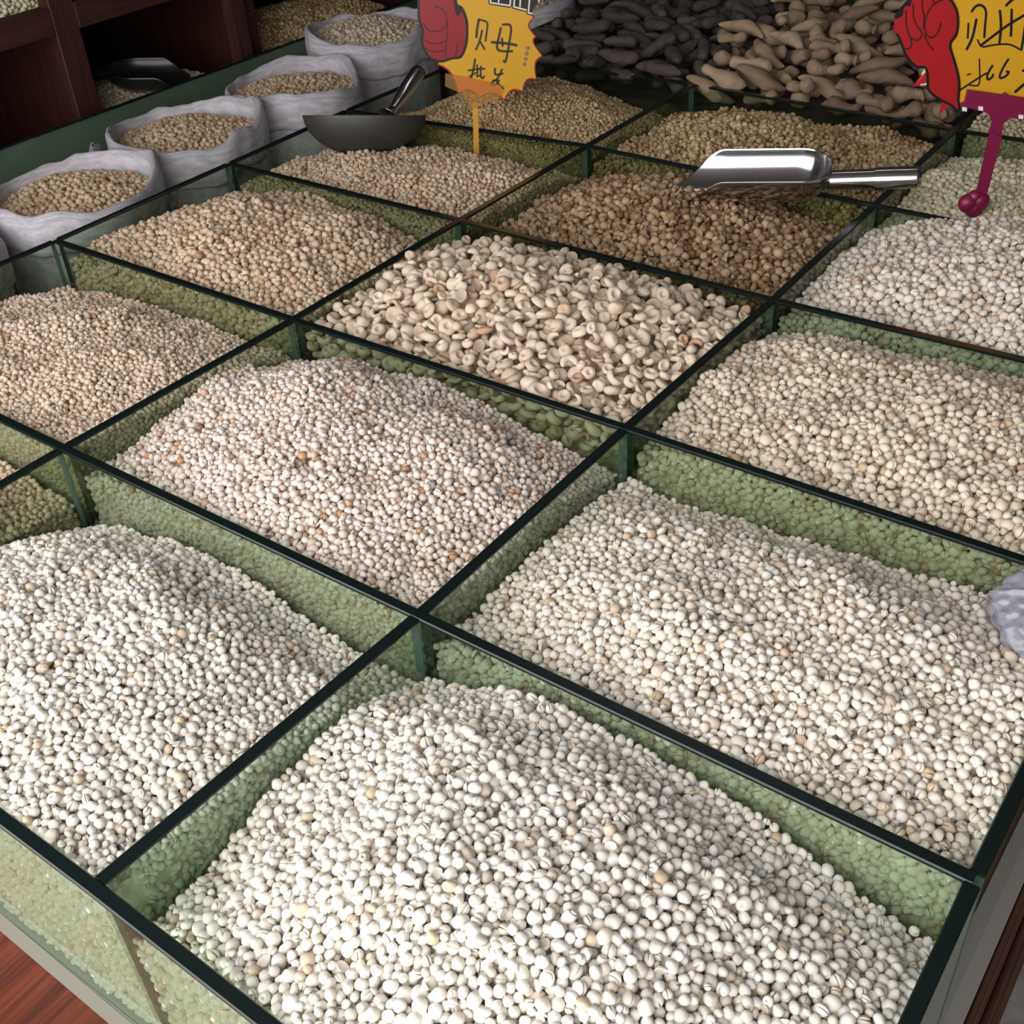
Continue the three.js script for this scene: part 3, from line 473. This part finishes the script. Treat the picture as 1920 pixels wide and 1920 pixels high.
{
  const g = thing('round_scoop', 'dark round scoop with a steel handle on the tan bulbs', 'scoop', P(1.078, 1.048, -0.033));
  const yy = new THREE.Vector3(0.295, 1.006, -0.147).normalize(), xx = new THREE.Vector3(0.62, 0, 0.785); xx.addScaledVector(yy, -xx.dot(yy)).normalize();
  g.quaternion.setFromRotationMatrix(new THREE.Matrix4().makeBasis(xx, yy, new THREE.Vector3().crossVectors(xx, yy)));
  const f = (u, v) => { const an = u * 2 * Math.PI, ph = v * 1.5, s = Math.sin(ph), c = Math.cos(ph); return [0.128 * s * Math.cos(an) * (1 + 0.06 * Math.cos(an)), 0.086 * (1 - c), 0.085 * s * Math.sin(an)]; };
  part('bowl', shell(f, 56, 24, 0.0016, true), darkSteel, g);
  const hd = part('handle', new THREE.LatheGeometry([[0, 0], [0.022, 0], [0.02, 0.004], [0.011, 0.012], [0.0095, 0.03], [0.0135, 0.06], [0.0165, 0.09], [0.0165, 0.145], [0.0145, 0.155], [0, 0.157]].map((p) => new THREE.Vector2(...p)), 28), steel, g);
  hd.position.set(0.05, 0.076, -0.072); hd.quaternion.setFromUnitVectors(new THREE.Vector3(0, 1, 0), new THREE.Vector3(0.42, 0.62, -0.66).normalize());
}
{
  const g = thing('black_scoop', 'black scoop lying on pale bulbs in the dark cubby', 'scoop', P(1.185, 1.875, -0.036)); g.rotation.y = 2.3; g.rotation.x = 0.1;
  part('trough', shell(trough(0.2, 0.15, 0.055, 0.45, 0.8), 36, 36, -0.003), blackPlastic, g);
  const hd = part('handle', new THREE.CapsuleGeometry(0.014, 0.09, 6, 16), blackPlastic, g); hd.rotation.z = Math.PI / 2 - 0.1; hd.position.set(0.14, 0.035, 0);
}

// ------------------------------------------------------------------ plastic bag at the right edge
{
  let g = new THREE.IcosahedronGeometry(1, 24); g.deleteAttribute('uv'); g.deleteAttribute('normal'); g = mergeVertices(g, 1e-5);
  const p = g.attributes.position, v = new THREE.Vector3();
  for (let k = 0; k < p.count; k++) { v.fromBufferAttribute(p, k); const n = N3(v.x * 1.4, v.y * 1.4 + 3, v.z * 1.4), w = v.x * 0.8 + v.z * 0.6, cr = 1 - Math.abs(N3(w * 4 + 5, v.y * 1.6 + n, v.z * 1.2)) * 2, c2 = 1 - Math.abs(N3(w * 9, v.y * 4 + 2, v.z * 3)) * 2, r = 1 + 0.3 * n + 0.16 * cr + 0.07 * c2; p.setXYZ(k, v.x * r * 0.062, Math.max(v.y * r * 0.042, -0.022), v.z * r * 0.055); }
  g.computeVertexNormals();
  const m = single('plastic_bag', g, new THREE.MeshPhysicalMaterial({ color: C(0.74, 0.74, 0.82), roughness: 0.14, transmission: 0.72, thickness: 0 }), 'crumpled clear plastic bag on the creamy bulbs at the right edge', 'plastic bag'); m.position.copy(P(0.350, -0.560, -0.006)); m.rotation.y = 0.6;
}

// ------------------------------------------------------------------ price signs (drawn in card units, 0 at the foot of the pole)
function card(W, H, paint) { const c = document.createElement('canvas'); c.width = W; c.height = H; const x = c.getContext('2d'); paint(x); const t = new THREE.CanvasTexture(c); t.colorSpace = THREE.SRGBColorSpace; return t; }
function sign({ name, label, foot, off, ex, ey, org, polys, strokes, pole, extra }) {
  const g = thing(name, label, 'sign', foot); g.rotation.y = -0.916;
  const X = (x, y) => [off[0] + (x - org[0]) * ex[0] + (org[1] - y) * ey[0], off[1] + (x - org[0]) * ex[1] + (org[1] - y) * ey[1]];
  const sheet = (nm, pts, z, th, paint, box, rough = 0.45) => {
    const s = new THREE.Shape(pts.map((p) => new THREE.Vector2(...X(...p)))), e = new THREE.ExtrudeGeometry(s, { depth: th, bevelEnabled: false, curveSegments: 4 });
    if (typeof paint === 'function') {
      const [bx, by, bw, bh] = box, sc = 1000 / Math.max(bw, bh), t = card(Math.round(bw * sc), Math.round(bh * sc), (c) => { c.scale(sc, sc); c.translate(-bx, -by); paint(c); });
      const det = ex[0] * ey[1] - ex[1] * ey[0], q = e.attributes.position, uv = new Float32Array(q.count * 2);
      for (let k = 0; k < q.count; k++) { const dx = q.getX(k) - off[0], dy = q.getY(k) - off[1], cx = (dx * ey[1] - dy * ey[0]) / det, cy = (ex[0] * dy - ex[1] * dx) / det; uv[k * 2] = (org[0] + cx - bx) / bw; uv[k * 2 + 1] = 1 - (org[1] - cy - by) / bh; }
      e.setAttribute('uv', new THREE.BufferAttribute(uv, 2)); e.translate(0, 0, z); return part(nm, e, std(0xffffff, rough, { map: t }), g);
    }
    e.translate(0, 0, z); return part(nm, e, paint, g);
  };
  return { g, X, sheet };
}
const path = (c, pts, close) => { c.beginPath(); pts.forEach((p, k) => (k ? c.lineTo(...p) : c.moveTo(...p))); if (close) c.closePath(); };
function curve(c, pts) { c.beginPath(); c.moveTo(...pts[0]); for (let k = 1; k < pts.length - 1; k++) { const m = [(pts[k][0] + pts[k + 1][0]) / 2, (pts[k][1] + pts[k + 1][1]) / 2]; c.quadraticCurveTo(...pts[k], ...m); } c.lineTo(...pts[pts.length - 1]); c.stroke(); }
const crop = (ox, oy, pts) => pts.map(([x, y]) => [ox + x / 7.68, oy + y / 7.68]);
function smoothPts(pts, n = 5) { const out = []; for (let k = 0; k < pts.length; k++) for (let m = 0; m < n; m++) { const G = (q) => pts[(q + pts.length) % pts.length]; out.push([0, 1].map((c) => CR(G(k - 1)[c], G(k)[c], G(k + 1)[c], G(k + 2)[c], m / n))); } return out; }
// edges of a burst: points with hollows scooped between them
function burst(tips, dip) { const out = []; for (let k = 0; k < tips.length; k++) { const p = tips[k], q = tips[(k + 1) % tips.length], cx = tips.cx ?? 0, cy = tips.cy ?? 0; for (let m = 0; m < 6; m++) { const t = m / 6, s = 4 * t * (1 - t) * dip, x = lerp(p[0], q[0], t), y = lerp(p[1], q[1], t), l = Math.hypot(x - cx, y - cy) || 1; out.push([x - (x - cx) / l * s, y - (y - cy) / l * s]); } } return out; }
const YEL = '#cf9a1a', REDC = '#8e1420', INK = '#15130c', LINE = '#120a0a';
{
  const K = (pts) => crop(780, 0, pts);
  const tips = K([[700, -760], [1150, -900], [1500, -760], [1850, -640], [1830, -300], [1790, 0], [1690, 250], [1725, 515], [1830, 790], [1750, 1120], [1550, 1300], [1285, 1420], [900, 1400], [600, 1320], [300, 905], [520, 640], [380, 200], [420, -400]]); tips.cx = 920; tips.cy = 40;
  const outer = burst(tips, 11), inner = outer.map(([x, y]) => { const l = Math.hypot(x - 920, y - 40); return [x - (x - 920) / l * 3.2, y - (y - 40) / l * 3.2]; });
  const S = sign({ name: 'price_sign', label: 'yellow burst sign with red fist on an orange pole in the tan bulbs', foot: P(1.22, 0.87, -0.04), off: [0.0146, 0.0193], ex: [0.0010777, -0.0000671], ey: [0.0000784, 0.0010644], org: [893, 265] });
  const box = [770, -130, 260, 330];
  S.sheet('burst_card', outer, 0, 0.0025, (c) => {
    c.fillStyle = REDC; c.fillRect(...box); c.fillStyle = YEL; path(c, inner, true); c.fill(); c.lineCap = c.lineJoin = 'round'; c.strokeStyle = INK; c.globalAlpha = 0.8;
    c.lineWidth = 3.4; const st = (p, w) => { if (w) c.lineWidth = w; curve(c, K(p)); };
    st([[905, 280], [880, 400], [870, 520]], 4.6); st([[905, 285], [1035, 290], [1020, 430], [1000, 570]], 3.6); st([[950, 430], [925, 560], [865, 690]], 3.8); st([[930, 590], [985, 685]], 3.6);
    st([[1245, 350], [1330, 335], [1370, 390], [1345, 560], [1320, 720], [1290, 880], [1265, 850]], 4.2); st([[1215, 400], [1190, 520], [1150, 690], [1250, 720], [1380, 715]], 4.4); st([[1095, 590], [1270, 600], [1440, 630]], 5); st([[1235, 540], [1245, 640]], 4);
    st([[850, 830], [835, 940], [800, 1080]], 4); st([[755, 985], [900, 965], [985, 960]], 3.6); st([[770, 1070], [860, 1020]], 3.4); st([[880, 910], [890, 1010], [870, 1080], [930, 1050]], 3.6); st([[935, 930], [925, 1060], [960, 1110], [980, 1070]], 3.6);
    st([[1140, 960], [1120, 1060], [1250, 1030]], 4); st([[1240, 970], [1200, 1090], [1080, 1170]], 3.8); st([[1110, 1130], [1230, 1110], [1150, 1190], [1090, 1200]], 3.6); st([[1150, 1120], [1200, 1190], [1260, 1240]], 3.6);
    c.globalAlpha = 1;
    const blocks = [[1060, -120, 1340, 95, 1065, 55], [1400, -90, 1600, 160, 1395, 110], [1610, -60, 1730, 215, 1600, 190]];   // feet of outlined capitals along the top of the card
    for (const [x0, y0, x1, y1, lx, ly] of blocks) { const q = K([[x0 + 30, y0 - 300], [x1 + 40, y0 - 290], [x1, y1], [lx, ly]]); path(c, q, true); c.fillStyle = '#16120f'; c.lineWidth = 7; c.strokeStyle = '#16120f'; c.stroke(); c.fill(); c.lineWidth = 3; c.strokeStyle = '#d8cfc4'; c.stroke(); const md = K([[(x0 + x1) / 2, y0 - 250], [(x0 + x1) / 2 - 20, (y1 + ly) / 2 - 30]]); if (x1 - x0 > 150) { path(c, md); c.stroke(); } }
    c.fillStyle = '#5b4a34'; for (let k = 0; k < 4; k++) { const [p] = K([[1605 - k * 14, 670 + k * 75]]); c.fillRect(p[0] - 2.6, p[1] - 3, 5.6, 6.6); c.fillStyle = '#cfc7bb'; c.fillRect(p[0] - 1, p[1] - 2, 2, 1.4); c.fillRect(p[0] - 1.6, p[1] + 1, 3, 1); c.fillStyle = '#5b4a34'; }
  }, box);
  const fist = smoothPts(K([[45, 130], [60, -30], [170, -190], [420, -230], [590, -140], [600, 60], [680, 120], [748, 300], [748, 560], [705, 720], [640, 812], [520, 830], [360, 872], [215, 830], [110, 700], [78, 560], [92, 430], [48, 280]]));
  S.sheet('printed_fist', fist, 0.0025, 0.0012, (c) => {
    c.fillStyle = REDC; c.fillRect(...box); c.lineCap = 'round'; c.strokeStyle = LINE; c.lineWidth = 9; path(c, fist, true); c.stroke();
    c.fillStyle = LINE; path(c, K([[540, -40], [640, 90], [690, 150], [600, 240], [575, 180]]), true); c.fill();
    c.lineWidth = 2.4; c.strokeStyle = '#4d0a10'; const st = (p) => curve(c, K(p));
    st([[120, 330], [180, 430], [290, 445], [420, 410], [460, 300], [440, 180], [380, 120], [290, 100]]); st([[110, 540], [200, 600], [320, 610], [430, 570]]); st([[120, 660], [220, 720], [310, 725], [430, 690]]); st([[465, 300], [460, 480], [430, 640], [430, 800]]); st([[600, 600], [590, 720], [560, 790]]);
    c.fillStyle = LINE; path(c, K([[270, 90], [310, 100], [290, 120]]), true); c.fill();
  }, box);
  const orange = new THREE.MeshPhysicalMaterial({ color: C(0.97, 0.74, 0.36), roughness: 0.12, transmission: 0.88, thickness: 0 });
  S.sheet('clip', K([[420, 1020], [640, 1060], [1240, 1190], [1250, 1260], [1190, 1400], [1000, 1440], [860, 1520], [780, 1500], [620, 1290], [415, 1200]]), 0.0026, 0.006, orange);
  S.sheet('pole', [[886, 186], [896, 188], [899, 300], [888, 300]], -0.002, 0.007, std(C(0.62, 0.30, 0.03), 0.4));
}
{
  const K = (pts) => crop(1670, 0, pts);
  const tips = K([[820, -520], [1300, -760], [1800, -700], [2350, -760], [2600, -420], [2850, -100], [2700, 300], [2900, 640], [2700, 980], [2720, 1330], [2350, 1400], [1980, 1560], [1500, 1450], [960, 1500], [700, 1620], [660, 1300], [330, 1250], [500, 900], [420, 500], [560, 100], [600, -200]]); tips.cx = 1880; tips.cy = 50;
  const outer = burst(tips, 12), inner = outer.map(([x, y]) => { const l = Math.hypot(x - 1880, y - 50); return [x - (x - 1880) / l * 4, y - (y - 50) / l * 4]; });
  const S = sign({ name: 'price_sign', label: 'yellow sign with red fist on a crimson pole in the pale yellow bulbs', foot: P(1.31, -0.15, -0.01), off: [0.0042, 0.0147], ex: [0.0008792, -0.000056], ey: [-0.0001696, 0.0009031], org: [1828, 385] });
  const box = [1690, -120, 370, 350];
  S.sheet('burst_card', outer, 0, 0.0025, (c) => {
    c.fillStyle = '#a81826'; c.fillRect(...box); c.fillStyle = YEL; path(c, inner, true); c.fill();
    c.fillStyle = '#e6dcd8'; path(c, K([[440, 1180], [540, 1180], [700, 1430], [425, 1430]]), true); c.fill(); path(c, K([[450, 980], [520, 980], [500, 1060], [455, 1090]]), true); c.fill(); c.fillStyle = '#a81826'; path(c, K([[330, 1260], [450, 1130], [530, 1040], [560, 1190], [440, 1210]]), true); c.fill(); path(c, K([[690, 1440], [880, 1500], [860, 1560], [700, 1625]]), true); c.fill();
    c.fillStyle = '#b2331a'; for (const x of [880, 1290, 1560]) { const [p] = K([[x, -10]]); c.fillRect(p[0] - 6, p[1] - 22, 15, 24); }
    c.lineCap = c.lineJoin = 'round'; c.strokeStyle = INK; const st = (p, w = 3.8) => { c.lineWidth = w; curve(c, K(p)); };
    st([[1165, 265], [1210, 190], [1310, 185], [1365, 260], [1345, 430], [1335, 590]], 4.2); st([[1118, 420], [1108, 600]], 3.6); st([[1225, 370], [1195, 520], [1160, 630], [1095, 745]], 4.6); st([[1245, 630], [1285, 730], [1400, 700], [1560, 680], [1700, 680], [1830, 750]], 3); st([[1285, 700], [1560, 500], [1700, 410], [1900, 300]], 4.4);
    st([[1545, 260], [1570, 420], [1545, 660]], 4.6); st([[1705, 245], [1705, 420], [1700, 570]], 4.6); st([[1630, 190], [1720, 95], [1880, 75], [1910, 200], [1890, 480], [1850, 750]], 4.4);
    st([[1100, 1085], [1140, 1070]], 2.6); st([[1268, 880], [1275, 1050], [1275, 1240], [1130, 1220]], 2.8); st([[1005, 1285], [1180, 1170], [1370, 1060]], 3.2); st([[1450, 965], [1380, 1060], [1375, 1160], [1450, 1120], [1460, 1080]], 4); st([[1670, 880], [1610, 960], [1530, 1140], [1640, 1110], [1690, 1040], [1650, 1040]], 4); st([[1880, 1030], [1960, 980], [2080, 1010]], 4.4); st([[1780, 1310], [1920, 1190], [2100, 1060], [2260, 1020]], 5); st([[2040, 1080], [2100, 1180], [2250, 1230]], 4); st([[2000, 200], [2010, 480]], 4);
  }, box);
  const fist = smoothPts(K([[108, 400], [130, 300], [230, 190], [340, 90], [420, 0], [560, -120], [720, -100], [800, 60], [900, 120], [975, 260], [990, 420], [960, 570], [880, 690], [930, 880], [985, 1080], [1000, 1250], [985, 1420], [1000, 1540], [930, 1588], [860, 1510], [700, 1430], [540, 1300], [525, 1150], [505, 1005], [380, 990], [245, 850], [170, 660], [100, 500]]), 4);
  S.sheet('printed_fist', fist, 0.0025, 0.0012, (c) => {
    c.fillStyle = '#a30d16'; c.fillRect(...box); c.lineCap = c.lineJoin = 'round'; c.strokeStyle = LINE; c.lineWidth = 9.5; path(c, fist, true); c.stroke();
    c.fillStyle = LINE; path(c, K([[100, 420], [150, 290], [340, 90], [440, -20], [520, -20], [480, 90], [370, 80], [330, 200], [250, 200], [220, 320], [150, 360]]), true); c.fill();
    c.lineWidth = 2.8; c.strokeStyle = '#3d060b'; const st = (p) => curve(c, K(p));
    st([[270, 260], [260, 420], [300, 560], [340, 660], [310, 740], [240, 740]]); st([[370, 180], [360, 300], [400, 440], [480, 520], [470, 600], [400, 640], [330, 600]]); st([[490, 60], [490, 230], [520, 330], [500, 480]]); st([[800, 110], [680, 140], [560, 270], [510, 420], [530, 560], [600, 610], [690, 560], [740, 410]]); st([[510, 560], [550, 670], [630, 760]]); st([[640, 120], [650, 170]]);
  }, box);
  const crimson = std(C(0.20, 0.008, 0.05), 0.4), white = std(0xe8e4e4, 0.6);
  S.sheet('clip', K([[1090, 1275], [1580, 1340], [1625, 1310], [1660, 1350], [2300, 1440], [2280, 1640], [1900, 1690], [1690, 1650], [1590, 1740], [1570, 1960], [1400, 1900], [1450, 1710], [1380, 1590], [1000, 1490], [1050, 1430]]), 0.0026, 0.006, crimson);
  for (const [x, y] of [[1270, 1520], [1845, 1635], [1040, 1530]]) S.sheet('tape_dot', K([[x - 34, y - 30], [x + 32, y - 22], [x + 30, y + 34], [x - 36, y + 26]]), 0.0087, 0.0006, white);
  S.sheet('pole', [[1855, 240], [1875, 250], [1843, 375], [1826, 370]], 0.0026, 0.008, crimson);
  const foot = [];
  for (const [x, y, r] of [[1812, 378, 0.0165], [1835, 374, 0.0165], [1824, 388, 0.016], [1826, 366, 0.013]]) { const s = new THREE.SphereGeometry(r, 20, 14), [lx, ly] = S.X(x, y); s.scale(1, 1, 0.8); s.translate(lx, ly, 0.006); foot.push(s); }
  part('foot', mergeGeometries(foot), crimson, S.g);
}
// ------------------------------------------------------------------ the tube lamp on the ceiling that the steel handles mirror
{
  const g = thing('ceiling_tube_lamp', 'white tube lamp under the ceiling above the far bins', 'lamp', P(1.85, 0.55, RM.h1));
  const body = new RoundedBoxGeometry(0.07, 0.05, 1.3, 2, 0.01); body.translate(0, -0.025, 0); part('housing', body, std(0xd8d8d4, 0.5), g);
  const t = new THREE.CapsuleGeometry(0.014, 1.18, 6, 14); t.rotateX(Math.PI / 2); t.translate(0, -0.068, 0); part('tube', t, new THREE.MeshStandardMaterial({ color: 0xffffff, emissive: new THREE.Color(0.95, 0.98, 1), emissiveIntensity: 6 }), g);
  const l = new THREE.RectAreaLight(new THREE.Color(0.95, 0.98, 1), 6, 0.05, 1.18); l.name = 'tube_light'; l.position.copy(P(1.85, 0.55, RM.h1 - 0.09)); l.lookAt(l.position.x, 0, l.position.z); scene.add(l);
}
shade(scene);
console.log('objects', scene.children.length);
renderer.render(scene, camera);
